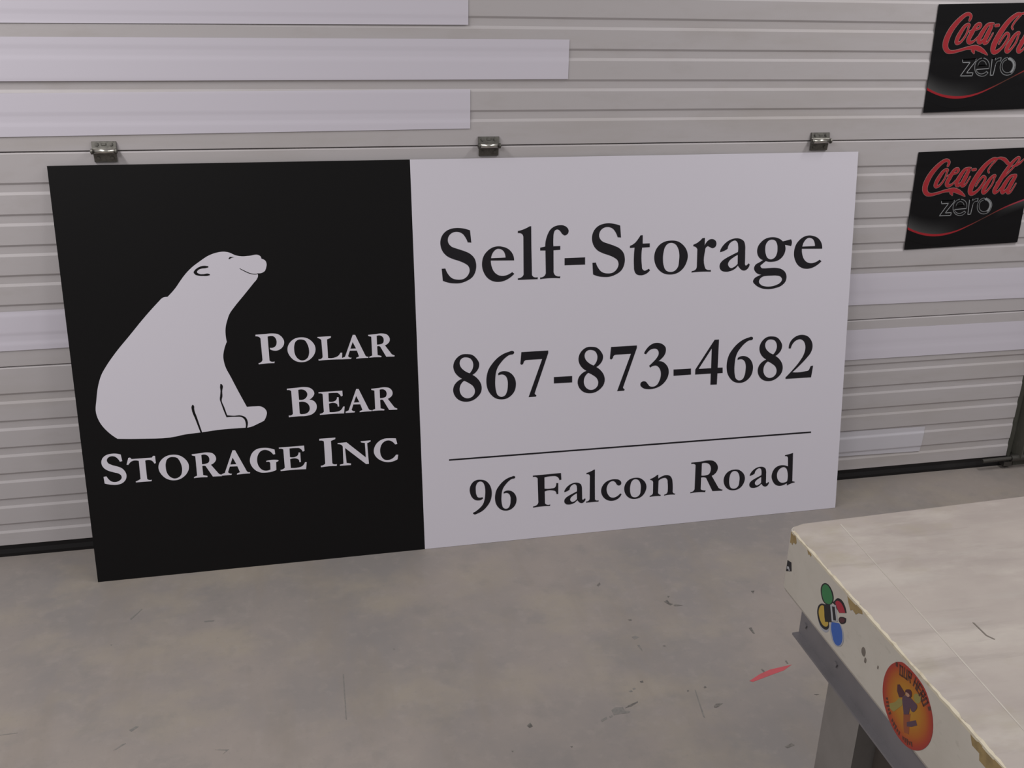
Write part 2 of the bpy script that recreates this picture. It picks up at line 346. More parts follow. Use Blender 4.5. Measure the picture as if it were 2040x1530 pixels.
POSTER = {
 'sw_top': "79,-2496 457,-2651 907,-2743 1373,-2759 1908,-2671 2449,-2466 2982,-2221 3647,-1901 4469,-1615",
 'sw_bot': "77,-2574 318,-2672 714,-2789 1071,-2840 1388,-2833 1919,-2724 2458,-2505 2989,-2252 3657,-1945 4484,-1675",
 'corners': "-3,-4! 4185,75! 4471,-3163! 88,-3273!",
 'z': "1171,-1630! 1650,-1611! 1663,-1673! 1395,-2046! 1630,-2039! 1621,-2135! 1189,-2138! 1462,-1719! 1191,-1727!",
 'e': "1868,-1591 2051,-1639 2167,-1771 2183,-1913! 1725,-1939! 1802,-2031 1971,-2075 2115,-2001! 2182,-2042! 2084,-2130 1942,-2144 1767,-2069 1664,-1899 1667,-1732 1746,-1632",
 'e2': "1773,-1825! 2066,-1802! 1993,-1702 1871,-1673 1783,-1735",
 'r': "2239,-1611! 2358,-1583! 2365,-1655! 2449,-1598 2560,-1575! 2564,-1686! 2455,-1693 2403,-1790! 2387,-2112! 2281,-2122!",
 'o': "2806,-1569 2994,-1625 3127,-1757 3139,-1939 3065,-2067 2901,-2119 2728,-2070 2611,-1937 2588,-1769 2659,-1629",
 'o2': "2793,-1640 2947,-1675 3044,-1781 3047,-1923 2968,-2025 2838,-2034 2720,-1966 2656,-1835 2677,-1707",
 'o3': "2811,-1589 2990,-1645 3102,-1762 3111,-1930 3039,-2043 2984,-2031 3055,-1929 3050,-1781 2952,-1670 2818,-1620",
}
SCRIPT = {
 'C1': "1172,-460,59 1197,-349,75 1106,-278,80 960,-320,96 746,-514,128 570,-759,150 468,-1032,166 466,-1232,156 564,-1373,119 727,-1410,81 974,-1365,65 1245,-1296,70 1526,-1270,120 1708,-1317,126 1868,-1392,93 2034,-1493,16",
 'C1n': "1487,-1357,109 1540,-1448,27",
 'o1': "1174,-672,48 1203,-610,48 1140,-576,54 1017,-669,91 883,-916,118 834,-1090,108 888,-1146,81 1005,-1094,54 1135,-896,48 1179,-697,48",
 'c1': "1228,-798,32 1360,-750,37 1550,-704,48 1603,-618,70 1548,-559,65 1434,-627,97 1324,-850,119 1252,-1049,114 1325,-1126,92 1457,-1079,49 1574,-955,38",
 'a1': "2060,-551,38 1946,-557,60 1818,-622,92 1673,-882,125 1624,-1057,114 1695,-1122,93 1815,-1011,54 1939,-787,49 2010,-588,81 1921,-837,125 1840,-1062,120 1871,-1138,93 1976,-1090,43 2094,-840,32",
 'hy': "2144,-610,71 2243,-602,71",
 'C2': "2787,-716,38 2741,-639,49 2820,-477,49 2945,-329,49 2974,-267,60 2832,-278,93 2588,-473,126 2372,-795,154 2219,-1146,165 2205,-1349,138 2306,-1415,105 2485,-1305,72 2638,-1079,71 2685,-903,66 2583,-838,60 2469,-974,55 2381,-1162,33",
 'C2s': "2945,-267,33 3111,-237,60 3299,-298,99 3443,-413,94 3542,-465,22",
 'o2s': "3029,-885,49 3061,-835,49 2998,-813,55 2880,-932,94 2748,-1183,122 2695,-1335,111 2753,-1400,83 2865,-1313,55 2994,-1112,50 3035,-910,49",
 'l': "3158,-1065,39 3404,-867,39 3660,-593,44 3834,-344,44 3855,-249,50 3765,-238,61 3589,-416,94 3380,-765,128 3205,-1142,128 3129,-1320,117 3176,-1398,89 3282,-1349,50 3393,-1198,33",
 'l2': "3631,-530,27 3780,-482,72 3908,-409,67 4028,-297,27 4124,-211,16",
 'a2': "3859,-813,44 3745,-823,61 3616,-897,95 3470,-1148,128 3424,-1326,117 3486,-1405,89 3618,-1280,56 3741,-1052,50 3851,-838,84 3747,-1078,129 3660,-1332,123 3693,-1410,90 3788,-1373,45 3915,-1107,33",
}
FLOWER = {
 'green_dark': "1277,-255 1192,-403 1232,-510 1325,-582 1420,-569 1568,-468 1607,-361 1576,-281 1481,-223 1390,-212",
 'green': "1298,-264 1231,-398 1267,-487 1362,-556 1463,-534 1551,-469 1583,-367 1546,-300 1451,-243 1370,-236",
 'red_dark': "1701,-267 1646,-344 1591,-427! 1658,-417! 1825,-461! 2018,-329! 1972,-272 1873,-220 1790,-222",
 'red': "1712,-305 1677,-363 1723,-403 1838,-449! 1986,-349! 1930,-301 1846,-269 1771,-275",
 'red2_dark': "1847,-538 1914,-476 2032,-423! 2040,-482 1987,-555 1900,-606 1845,-590",
 'red2': "1865,-541 1925,-485 2007,-451! 2010,-493 1968,-548 1902,-584 1862,-573",
 'yellow_rim': "1281,-653 1201,-759 1197,-877 1250,-966 1341,-1059 1455,-1073 1552,-1034 1616,-946 1577,-809! 1360,-610!",
 'yellow_dark': "1281,-653 1201,-759 1197,-877 1250,-966 1352,-1031 1476,-1021 1568,-965 1606,-881 1577,-809! 1360,-610!",
 'yellow': "1352,-646 1252,-745 1244,-845 1304,-928 1390,-972 1510,-949 1575,-862 1562,-819! 1479,-873! 1411,-729 1417,-653",
 'blue_rim': "1638,-776! 1872,-626! 1960,-639 2036,-715 2067,-804 2042,-923 1937,-1031 1825,-1063 1724,-1013 1650,-911",
 'blue': "1666,-751! 1872,-626! 1939,-654 2006,-737 2032,-829 2005,-940 1901,-1027 1813,-1020 1740,-949 1682,-868",
 'black_square': "1360,-610! 1555,-485! 1672,-742! 1479,-873!",
 'frame': "1548,-490! 1703,-396! 1824,-625! 1670,-735!",
 'frame_dark': "1607,-482! 1685,-439! 1789,-634! 1712,-678!",
}
ROUND = {
 'oval': "3470,-161 3319,-328 3234,-543 3226,-775 3295,-972 3445,-1127 3642,-1225 3853,-1256 4054,-1215 4241,-1090 4373,-916 4435,-741 4433,-552 4379,-398 4270,-254 4118,-132 3937,-88 3781,-80 3645,-90 3561,-106",
 'wing': "3545,-501! 3589,-466! 3751,-501! 3708,-596! 3636,-655! 3566,-601!",
 'body': "3708,-596 3833,-482 3967,-469 4036,-472 4029,-562 3950,-640 3905,-605! 3909,-735! 3811,-818! 3754,-718",
 'head': "3739,-462 3788,-392 3858,-365 3889,-437 3822,-504 3771,-509",
 'facepatch': "3755,-485 3804,-445 3848,-446 3805,-505",
 'arm': "3639,-665! 3723,-645! 3730,-726! 3582,-961! 3514,-981! 3436,-970! 3457,-915! 3570,-797!",
 'hand': "3930,-403 3987,-309 4069,-302 4055,-421 3981,-457",
 'leg': "3791,-811! 3941,-696! 3953,-821! 3995,-1019! 3888,-1075! 3841,-978!",
 'foot': "3900,-879! 3973,-803! 4072,-701! 4121,-750! 4018,-863! 3919,-942!",
}
FLOOR_MARKS = [
 "1474,-1039 1485,-1031 1506,-1033 1507,-1046 1519,-1052 1515,-1057 1493,-1056 1475,-1057",
 "1510,-1038 1524,-1029 1551,-1019 1549,-1024 1528,-1035",
 "1437,-1068 1455,-1059 1454,-1067 1439,-1074",
 "1462,-1059 1471,-1056 1470,-1062 1462,-1064",
 "1771,-617 1784,-610 1785,-625 1793,-634 1783,-639 1777,-629",
 "1793,-638 1801,-636 1819,-646 1804,-646 1793,-644",
 "1600,-497 1613,-484 1613,-494 1603,-504",
 "1637,-682 1648,-682 1646,-689 1639,-689",
 "1625,-800 1631,-800 1632,-821 1630,-828 1627,-814",
 "1693,-816 1699,-814 1702,-819 1696,-822",
 "1581,-947 1590,-945 1589,-953 1582,-953",
 "1540,-978 1548,-976 1550,-982 1543,-983",
 "1553,-970 1560,-968 1561,-973 1554,-975",
 "1689,-1005 1693,-1003 1694,-1007 1689,-1010",
 "1736,-1002 1742,-997 1744,-1003 1738,-1006",
 "1734,-1074 1742,-1067 1761,-1069 1751,-1075 1739,-1081 1733,-1080",
 "1710,-1006 1712,-1006 1695,-1111 1692,-1106",
 "1621,-762 1633,-758 1642,-767 1626,-774",
 "1791,-592 1798,-593 1791,-601",
 "1253,-1052 1264,-1043 1267,-1057 1258,-1061",
 "1844,-1242 1866,-1234 1870,-1242 1848,-1248",
 "2050,-614 2062,-614 2051,-628",
 "1963,-786 1972,-784 1969,-814 1964,-812",
 "1338,-1141 1345,-1141 1342,-1146",
 "1198,-1128 1203,-1129 1200,-1133",
 "1916,-962 1921,-961 1924,-979 1918,-980",
 "1996,-942 2001,-941 2000,-955 1996,-953",
 "2007,-1082 2020,-1085 2012,-1086",
 "308,-881 322,-870 329,-873 314,-888",
 "823,-769 826,-770 823,-945 821,-944",
 "513,-989 546,-994 532,-1008 540,-997",
 "281,-945 300,-927 307,-927 287,-944",
 "963,-687 968,-688 966,-694",
 "212,-524 217,-525 215,-530",
 "248,-412 274,-367 276,-371 251,-418",
 "10,-839 50,-839 50,-841 11,-841",
 "452,-461 481,-462 481,-468 455,-467",
]

# ------------------------------------------------------------------ materials
M = {}
M['door'] = mat('painted_door_steel', (0.445, 0.415, 0.428), 0.55, spec=0.3,
                noise=[(2.2, (0.5, 1, 3), (0.375, 0.34, 0.325), 0.5, 0.75, 0.7), (14, (0.6, 1, 1.5), (0.385, 0.352, 0.35), 0.55, 0.8, 0.5)], bump=(320, 0.12, 0.001))
M['rubber'] = mat('black_rubber', (0.011, 0.010, 0.011), 0.6, spec=0.25, noise=[(9, (0.4, 1, 1), (0.022, 0.02, 0.02), 0.5, 0.75, 0.8)])
M['vinyl'] = mat('white_vinyl', (0.585, 0.55, 0.625), 0.42, spec=0.3)
M['vinyl_thin'] = mat('thin_white_vinyl', (0.53, 0.51, 0.56), 0.42, spec=0.3)
M['concrete'] = mat('polished_concrete', (0.252, 0.219, 0.201), 0.5, spec=0.3,
                    noise=[(1.5, (1, 1, 1), (0.198, 0.181, 0.177), 0.42, 0.62, 0.9), (3.6, (1, 1.3, 1), (0.272, 0.236, 0.195), 0.50, 0.68, 0.65),
                           (8.5, (1, 1, 1), (0.188, 0.173, 0.166), 0.53, 0.72, 0.65), (26, (1, 1, 1), (0.285, 0.252, 0.232), 0.54, 0.78, 0.5),
                           (2.3, (3, 0.6, 1), (0.215, 0.186, 0.163), 0.53, 0.68, 0.55), (70, (1, 1, 1), (0.185, 0.168, 0.158), 0.58, 0.78, 0.45)], bump=(60, 0.04, 0.002))
M['stain'] = mat('floor_stain', (0.085, 0.078, 0.072), 0.6, noise=[(90, (1, 1, 1), (0.16, 0.146, 0.134), 0.42, 0.6, 0.9)])
M['soft_stain'] = mat('grey_patch', (0.15, 0.142, 0.135), 0.6, noise=[(90, (1, 1, 1), (0.19, 0.175, 0.163), 0.42, 0.6, 0.9)])
M['red_paint'] = mat('red_paint', (0.42, 0.07, 0.085), 0.55, noise=[(40, (1, 1, 1), (0.34, 0.075, 0.08), 0.45, 0.7, 0.8)])
M['white'] = mat('white_sign_face', (0.592, 0.562, 0.632), 0.38, spec=0.3)
M['black'] = mat('black_sign_vinyl', (0.0052, 0.0047, 0.0052), 0.45, spec=0.16)
M['ink'] = mat('black_lettering', (0.011, 0.0095, 0.013), 0.4, spec=0.25)
M['core'] = mat('panel_edge', (0.05, 0.048, 0.05), 0.5)
M['zinc'] = mat('zinc_steel', (0.5, 0.48, 0.44), 0.3, 1.0, noise=[(90, (1, 1, 1), (0.17, 0.16, 0.145), 0.45, 0.7, 0.7)])
M['barrel'] = mat('shiny_zinc', (0.55, 0.53, 0.49), 0.28, 1.0)
M['leaf'] = mat('dull_zinc_plate', (0.15, 0.143, 0.13), 0.42, 0.75, noise=[(120, (1, 1, 1), (0.09, 0.085, 0.078), 0.45, 0.7, 0.8)])
M['zinc_dark'] = mat('dark_steel', (0.10, 0.095, 0.088), 0.45, 0.8)
M['track'] = mat('weathered_track_steel', (0.085, 0.083, 0.070), 0.6, 0.2, noise=[(35, (1, 1, 0.4), (0.14, 0.135, 0.12), 0.55, 0.75, 0.8)])
M['wall'] = mat('painted_wall', (0.42, 0.41, 0.40), 0.7)
M['pblack'] = mat('poster_black', (0.0055, 0.005, 0.006), 0.4, spec=0.18)
M['pred'] = mat('poster_red', (0.33, 0.022, 0.03), 0.36, spec=0.3)
M['prim'] = mat('poster_letter_rim', (0.33, 0.20, 0.19), 0.36, spec=0.3)
M['pgrey'] = mat('poster_grey', (0.27, 0.275, 0.29), 0.36, spec=0.3)
M['pprint'] = vmat('poster_print', 0.4, 0.18)
M['top'] = mat('worn_white_table_top', (0.35, 0.307, 0.282), 0.5, spec=0.3,
               noise=[(3.4, (0.8, 1.5, 1), (0.285, 0.246, 0.230), 0.42, 0.62, 0.9), (7, (0.6, 1.5, 1), (0.42, 0.38, 0.345), 0.52, 0.70, 0.75),
                      (4.6, (0.9, 1.3, 1), (0.285, 0.25, 0.185), 0.54, 0.70, 0.7), (18, (0.3, 1.8, 1), (0.36, 0.33, 0.305), 0.54, 0.76, 0.5), (22, (0.25, 2.0, 1), (0.22, 0.195, 0.18), 0.58, 0.76, 0.45)])
M['apron'] = mat('worn_cream_laminate', (0.43, 0.395, 0.355), 0.5, spec=0.3, noise=[(8, (1, 1, 1.5), (0.37, 0.335, 0.295), 0.45, 0.7, 0.7), (40, (1, 1, 2), (0.30, 0.27, 0.235), 0.62, 0.78, 0.6)])
M['lip'] = mat('chipped_cream_edge', (0.50, 0.445, 0.35), 0.6, noise=[(50, (1, 1, 1), (0.36, 0.30, 0.215), 0.5, 0.7, 0.8)])
M['ridge'] = mat('worn_ridge', (0.42, 0.38, 0.345), 0.55, noise=[(14, (1, 1, 1), (0.35, 0.31, 0.28), 0.45, 0.6, 0.9)])
M['board'] = mat('bare_brown_board', (0.26, 0.185, 0.085), 0.75, noise=[(60, (1, 1, 1), (0.18, 0.125, 0.06), 0.45, 0.7, 0.8)])
M['rail'] = mat('grey_frame_steel', (0.165, 0.154, 0.165), 0.45, 0.2, noise=[(12, (1, 1, 1), (0.135, 0.126, 0.133), 0.45, 0.7, 0.7)])
M['leg'] = mat('grey_leg_paint', (0.185, 0.168, 0.160), 0.55, noise=[(9, (1, 1, 1), (0.14, 0.127, 0.12), 0.45, 0.7, 0.7)])
M['shade_dark'] = mat('under_table_shade_brown', (0.045, 0.036, 0.032), 0.6, noise=[(6, (1, 1, 1), (0.06, 0.05, 0.043), 0.45, 0.7, 0.7)])  # dark brown standing in for the shade under the table
for k, c in dict(green=(0.035, 0.155, 0.06), red=(0.30, 0.022, 0.04), blue=(0.035, 0.095, 0.34), yellow=(0.40, 0.27, 0.05), black=(0.014, 0.013, 0.016), pale=(0.34, 0.34, 0.36),
                 rim=(0.28, 0.285, 0.33), maroon=(0.075, 0.028, 0.022), scuff=(0.135, 0.115, 0.10), purple=(0.075, 0.04, 0.06), olive=(0.22, 0.18, 0.055), darkred=(0.065, 0.02, 0.025), flesh=(0.34, 0.19, 0.13), rust=(0.22, 0.06, 0.025)).items():
    M['s_' + k] = mat('sticker_' + k, c, 0.4, spec=0.3)
M['s_print'] = vmat('sticker_print', 0.4)

# ------------------------------------------------------------------ the setting
fl = Geo(); fl.box((-6, -9, -0.12), (8, 0.6, 0))
floor = tag(fl.build('floor', M['concrete']), kind='structure')
fr_floor = lambda u, v, h: (u, v, h)
for i, s in enumerate(FLOOR_MARKS):
    pts = [tuple(float(a) * 1e-3 for a in t.split(',')) for t in s.split()]
    flat('stain', [pts], fr_floor, -0.001, 0.0004, M['soft_stain'] if i in (0, 2, 3, 8, 11, 12, 16, 17) or i >= 28 else M['stain'], floor)
flat('paint_mark', [[(1.865, -1.001), (1.905, -0.980), (1.94, -0.968), (2.007, -0.960), (1.975, -0.978), (1.93, -0.990), (1.873, -1.006)]], fr_floor, -0.001, 0.0005, M['red_paint'], floor)

DR = 3.391            # right edge of the door
DL = -1.25
S1, S2, DB = 1.2422, 0.6287, 0.040
PITCHG, DEP = 0.0859, 0.0030
TOPG = 0.0826


def grooves(z0, z1): return [z1 - TOPG - PITCHG * k for k in range(6) if z1 - TOPG - PITCHG * k - 0.034 > z0]


SECT = [(DB, S2), (S2, S1), (S1, S1 + 0.6136), (S1 + 0.6136, S1 + 1.2272), (S1 + 1.2272, S1 + 1.8408)]
ALLG = [g for a, b in SECT for g in grooves(a, b)]


def prof(z):
    """how far the ribbed door face lies back at height z"""
    for g in ALLG:
        if g - 0.0335 < z < g + 0.0005:
            a = min(1, (g + 0.0005 - z) / 0.006)
            b = min(1, (z - g + 0.0335) / 0.008)
            return DEP * min(a, b)
    return 0.0


door = empty('door_1', (0, 0, 0))
tag(door, 'wide ribbed off-white sectional garage door behind the leaning sign', kind='structure')
for a, b in SECT:
    pr = [(0.045, a + 0.0008), (0.004, a + 0.0008), (0.0006, a + 0.0012), (0, a + 0.0022)]
    for g in reversed(grooves(a, b)):
        pr += [(0, g - 0.0335), (DEP, g - 0.0255), (DEP, g - 0.0055), (0, g + 0.0005)]
    pr += [(0, b - 0.0056), (0.0008, b - 0.0040), (0.0042, b - 0.0016), (0.009, b - 0.0010), (0.045, b - 0.0012)]
    g_ = Geo()
    g_.prism(pr, DL, DR, lambda u, v, h: (h, u, v))
    g_.build('door_section', M['door'], door)
g_ = Geo()
g_.prism([(0.002, 0.0), (0.0, 0.012), (0.003, 0.026), (0.001, 0.0395), (0.03, 0.0405), (0.036, 0.0)], DL, DR + 0.01, lambda u, v, h: (h, u, v))
g_.build('bottom_seal', M['rubber'], door)

# hinges across the seam
def hinge(cx):
    w = 0.0335
    zb, yb = S1 + 0.001, -0.0165
    h = Geo()
    for s, (za, zt) in ((1, (S1 + 0.026, 0)), (-1, (S1 - 0.029, 0))):
        # bent leaf: flat foot on the door, then sloping out to the barrel
        foot = S1 + s * 0.006
        pr = [(-0.0006, za), (-0.0055, za), (-0.0095, zb + s * 0.0085), (yb + 0.003, zb + s * 0.004), (yb + 0.003, zb), (-0.0006, zb)]
        h.prism(pr, cx - w + (0.004 if s < 0 else 0.002), cx + w - (0.004 if s < 0 else 0.002), lambda u, v, q: (q, u, v))
    o = h.build('hinge', M['leaf'], door)
    b = Geo()
    b.cyl((cx - 0.028, yb, zb), (cx + 0.028, yb, zb), 0.0068)
    b.build('barrel', M['barrel'], o, True)
    for s in (-1, 1):
        b = Geo()
        b.cyl((cx + s * 0.0285, yb, zb), (cx + s * 0.0335, yb, zb), 0.0078)
        b.cyl((cx + s * 0.0335, yb, zb), (cx + s * 0.0352, yb, zb), 0.0038)
        b.build('pin_collar', M['leaf'], o)
    for s, zc in ((1, S1 + 0.0185), (-1, S1 - 0.0175)):
        # outward normal of that leaf
        d = Vector((0, yb + 0.0052, -s * 0.019)).normalized()
        nrm = Vector((0, -1, s * 0.22)).normalized()
        for q in (-1, 1):
            c = Vector((cx + q * 0.0185, -0.0066, zc))
            b = Geo()
            b.cyl(c, c + nrm * 0.0042, 0.0055, 6)
            b.cyl(c + nrm * 0.004, c + nrm * 0.0052, 0.0032, 8)
            b.build('bolt', M['leaf'], o)
        if s > 0:
            c = Vector((cx, -0.0068, zc))
            t = Vector((0, nrm.z, -nrm.y))
            b = Geo()
            vs = []
            for hh, k in ((0, 1.0), (0.003, 0.7)):
                for (a1, a2) in ((-1, -1), (1, -1), (1, 1), (-1, 1)):
                    vs.append(c + nrm * hh + Vector((a1 * 0.0075 * k, 0, 0)) + t * (a2 * 0.0032 * k))
            b.add(vs, [(0, 1, 5, 4), (1, 2, 6, 5), (2, 3, 7, 6), (3, 0, 4, 7), (4, 5, 6, 7)])
            b.build('raised_rib', M['leaf'], o)
    return o


for cx in (0.279, 1.351, 2.426): hinge(cx)

# bottom roller shaft and bracket in the right corner
g_ = Geo(); g_.cyl((3.268, -0.028, 0.0415), (3.40, -0.028, 0.0445), 0.0075); g_.cyl((3.39, -0.028, 0.044), (3.60, -0.028, 0.047), 0.0125)
g_.box((3.365, -0.03, 0.012), (3.40, -0.004, 0.030))
g_.build('roller_shaft', M['zinc_dark'], door, False)

tr = Geo()
tr.box((DR + 0.004, 0.012, 0), (DR + 0.030, 0.05, 3.1))
tr.box((DR + 0.030, -0.045, 0.05), (DR + 0.034, 0.05, 3.1))
tr.box((DR + 0.034, -0.006, 0.0), (DR + 0.125, 0.05, 3.1))
tr.box((DR + 0.118, -0.055, 0.0), (DR + 0.125, -0.006, 3.1))
trim = tag(tr.build('trim_1', M['track']), 'dark weathered steel track beside the garage door', kind='structure')
for z in (0.10, 0.17, 0.26, 0.40, 0.6, 0.9, 1.2, 1.5):
    b = Geo(); b.cyl((DR + 0.062, -0.006, z), (DR + 0.062, -0.011, z), 0.008, 6); b.build('bolt', M['zinc'], trim)
wl = Geo(); wl.box((DR + 0.125, 0.02, 0), (8, 0.3, 5)); wl.box((-6, 0.02, 0), (DL - 0.02, 0.3, 5)); wl.box((DL - 0.02, 0.06, 3.1), (DR + 0.125, 0.3, 5))
tag(wl.build('wall_back', M['wall']), kind='structure')

# ------------------------------------------------------------------ sheets stuck on the door
def sheet_verts(c, k, off, rows, cols=2, th=0.0008):
    """c: corners TL TR BR BL in door x, z; k: how far the sheet follows the ribs"""
    TL, TR, BR, BL = [Vector(p) for p in c]
    vs, fs = [], []
    for lay in (0, 1):
        for j in range(rows + 1):
            t = j / rows
            for i in range(cols + 1):
                s = i / cols
                p = (TL * (1 - s) + TR * s) * (1 - t) + (BL * (1 - s) + BR * s) * t
                y = 0
                for dz in (-0.006, -0.003, 0, 0.003, 0.006): y += prof(p.y + dz * (1 - k)) / 5
                vs.append((p.x, -off + k * y + lay * th, p.y))
    n = (rows + 1) * (cols + 1)
    for j in range(rows):
        for i in range(cols):
            a = j * (cols + 1) + i
            fs.append((a, a + 1, a + cols + 2, a + cols + 1))
            fs.append((n + a, n + a + cols + 1, n + a + cols + 2, n + a + 1))
    ring = [i for i in range(cols + 1)] + [(j + 1) * (cols + 1) - 1 for j in range(1, rows + 1)] + [rows * (cols + 1) + i for i in range(cols - 1, -1, -1)] + [j * (cols + 1) for j in range(rows - 1, 0, -1)]
    for i in range(len(ring)):
        a, b = ring[i], ring[(i + 1) % len(ring)]
        fs.append((a, b, b + n, a + n))
    return vs, fs


STRIPS = [
    ([(-0.45, 1.682), (1.29, 1.692), (1.29, 1.578), (-0.45, 1.567)], 0.22, 'vinyl', 'white vinyl strip at the very top, cut off by the photo edge'),
    ([(-0.45, 1.535), (1.588, 1.541), (1.588, 1.431), (-0.45, 1.424)], 0.22, 'vinyl', 'longest white vinyl strip on the upper door, second from the top'),
    ([(-0.45, 1.392), (1.296, 1.403), (1.296, 1.292), (-0.45, 1.279)], 0.25, 'vinyl', 'white vinyl strip just above the hinge seam over the black half'),
    ([(-0.45, 0.793), (0.80, 0.800), (0.80, 0.686), (-0.45, 0.675)], 0.3, 'vinyl', 'white vinyl strip left of the sign, partly hidden behind the black half'),
    ([(1.95, 0.799), (3.372, 0.791), (3.372, 0.678), (1.95, 0.689)], 0.12, 'vinyl', 'white vinyl strip right of the sign, just above the lower door seam'),
    ([(1.95, 0.595), (3.372, 0.590), (3.372, 0.479), (1.95, 0.482)], 0.12, 'vinyl', 'white vinyl strip right of the sign, just below the lower door seam'),
    ([(2.25, 0.206), (3.013, 0.193), (3.009, 0.093), (2.25, 0.108)], 0.85, 'vinyl_thin', 'thin short white vinyl strip low on the door, following its ribs'),
]
for c, k, m, lab in STRIPS:
    vs, fs = sheet_verts(c, k, 0.0022, 46, 6)
    tag(mesh('vinyl_strip', vs, fs, M[m], smooth=False), lab, 'strip', 'white vinyl strips on the garage door')

# posters
def poster(px, pz, label, ang):
    root = empty('poster', (px, 0, pz - 0.33))
    tag(root, label, 'poster', 'posters on the garage door')
    ca, sa = math.cos(ang), math.sin(ang)
    w, hgt = 0.440, 0.3275
    cs = [(0, 0), (w * ca, w * sa), (w * ca + hgt * sa, w * sa - hgt * ca), (hgt * sa, -hgt * ca)]
    vs, fs = sheet_verts([(px + a, pz + b) for a, b in cs], 0.15, 0.0032, 60, 8)
    mesh('sheet', [(x - px, y, z - pz + 0.33) for x, y, z in vs], fs, M['pblack'], root)
    base = 0.0032
    da = ang - math.radians(1.4)
    c2, s2 = math.cos(da), math.sin(da)
    fr = lambda u, v, h: (u * c2 - v * s2, -(base + h), u * s2 + v * c2 + 0.33)
    lim = lambda u: min(max(u, 0.0006), w - 0.0006)
    top = spline([(a, b, False) for a, b, c in parse(POSTER['sw_top'])[0]], 1e-4, False, 6)
    bot = spline([(a, b, False) for a, b, c in parse(POSTER['sw_bot'])[0]], 1e-4, False, 6)
    n = 60
    def at(L, u):
        for i in range(len(L) - 1):
            if L[i][0] <= u <= L[i + 1][0] or i == len(L) - 2 or (i == 0 and u < L[0][0]):
                a, b = L[i], L[i + 1]
                return a[1] + (b[1] - a[1]) * (u - a[0]) / (b[0] - a[0])
    def grid(name, lo, hi, col, h, rows):
        vs, fs, cl = [], [], []
        for j in range(rows + 1):
            for i in range(n + 1):
                s, t = i / n, j / rows
                # stay inside the tilted sheet edges
                v = None
                u = 0.001 + (w - 0.002) * s
                v = lo(u) * (1 - t) + hi(u) * t
                uu = u + (-v) * math.tan(math.radians(1.4))
                v = lo(uu) * (1 - t) + hi(uu) * t
                vs.append(fr(uu, v, h)); cl.append(col(s, t))
        for j in range(rows):
            for i in range(n):
                a = j * (n + 1) + i
                fs.append((a, a + 1, a + n + 2, a + n + 1))
        me = bpy.data.meshes.new(name)
        me.from_pydata(vs, [], fs)
        me.materials.append(M['pprint'])
        at_ = me.color_attributes.new('ink', 'FLOAT_COLOR', 'POINT')
        for i, c in enumerate(cl): at_.data[i].color = (*c, 1)
        o = bpy.data.objects.new(name, me); C.objects.link(o); o.parent = root
        return o
    K = (0.0055, 0.005, 0.006)
    def halftone(s, t):
        f = max(0, 1 - s / 0.52) ** 0.8 * max(0, 1 - t) ** 1.5 * min(1, 4 * max(0, 0.52 - s))
        f *= 0.82 + 0.18 * math.sin(t * 130)
        return tuple(k + f * 0.075 for k in K)
    grid('grey_print', lambda u: at(top, u), lambda u: at(top, u) + 0.052, halftone, 0.0003, 60)
    def halftone2(s, t):
        f = max(0, (s - 0.74) / 0.26) * max(0, 1 - t) ** 1.2
        return tuple(k + f * 0.05 for k in K)
    grid('grey_print', lambda u: at(bot, u), lambda u: at(bot, u) - 0.030, halftone2, 0.0003, 12)
    def sw(s, t):
        k = 1 - 0.75 * math.exp(-((s - 0.66) / 0.14) ** 2)
        return (0.30 * k, 0.018 + 0.02 * (1 - k) + (0.02 if s > 0.85 else 0), 0.026 + (0.05 * max(0, (s - 0.8) / 0.2)))
    grid('red_swoosh', lambda u: at(bot, u), lambda u: at(top, u), sw, 0.0006, 2)
    for kk, (k, s) in enumerate(SCRIPT.items()):
        pts = [tuple(float(a) * 1e-4 for a in t.split(',')) for t in s.split()]
        edge = 0.0013
        v1, f1 = ribbon([(u, v, ww * 1.12 + 2 * edge) for u, v, ww in pts], fr, 0.0006 + kk * 7e-6)
        o = mesh('letter_rim', v1, f1, M['prim'], root)
        v2, f2 = ribbon([(u, v, ww * 1.12) for u, v, ww in pts], fr, 0.0011 + kk * 9e-6)
        mesh('script_letter', v2, f2, M['pred'], root)
    def outline(name, key, wd):
        L = spline(parse(POSTER[key])[0], 1e-4, True, 4)
        L = L + [L[0], L[1]]
        v, f = [], []
        g = Geo()
        for i in range(len(L) - 1):
            a, b = Vector(L[i]), Vector(L[i + 1])
            if (b - a).length < 1e-6: continue
            d = (b - a).normalized() * wd / 2
            nn = Vector((-d.y, d.x))
            e = d * 0.6
            g.add([fr(*(a - e + nn), 0.0008), fr(*(b + e + nn), 0.0008), fr(*(b + e - nn), 0.0008), fr(*(a - e - nn), 0.0008)], [(0, 1, 2, 3)])
        g.build(name, M['pgrey'], root)
    for key in ('z', 'e', 'e2', 'r', 'o', 'o2'): outline('outline_letter', key, 0.0025)
    flat('letter_shade', [spline(parse(POSTER['o3'])[0], 1e-4, True, 4)], fr, 0.0002, 0.0007, M['pgrey'], root)
    return root


poster(2.789, 1.201, 'lower of two black posters with red script lettering, right of the sign', math.radians(1.4))
poster(2.772, 1.654, 'upper of two black posters with red script lettering, cut by the photo edge', math.radians(1.6))

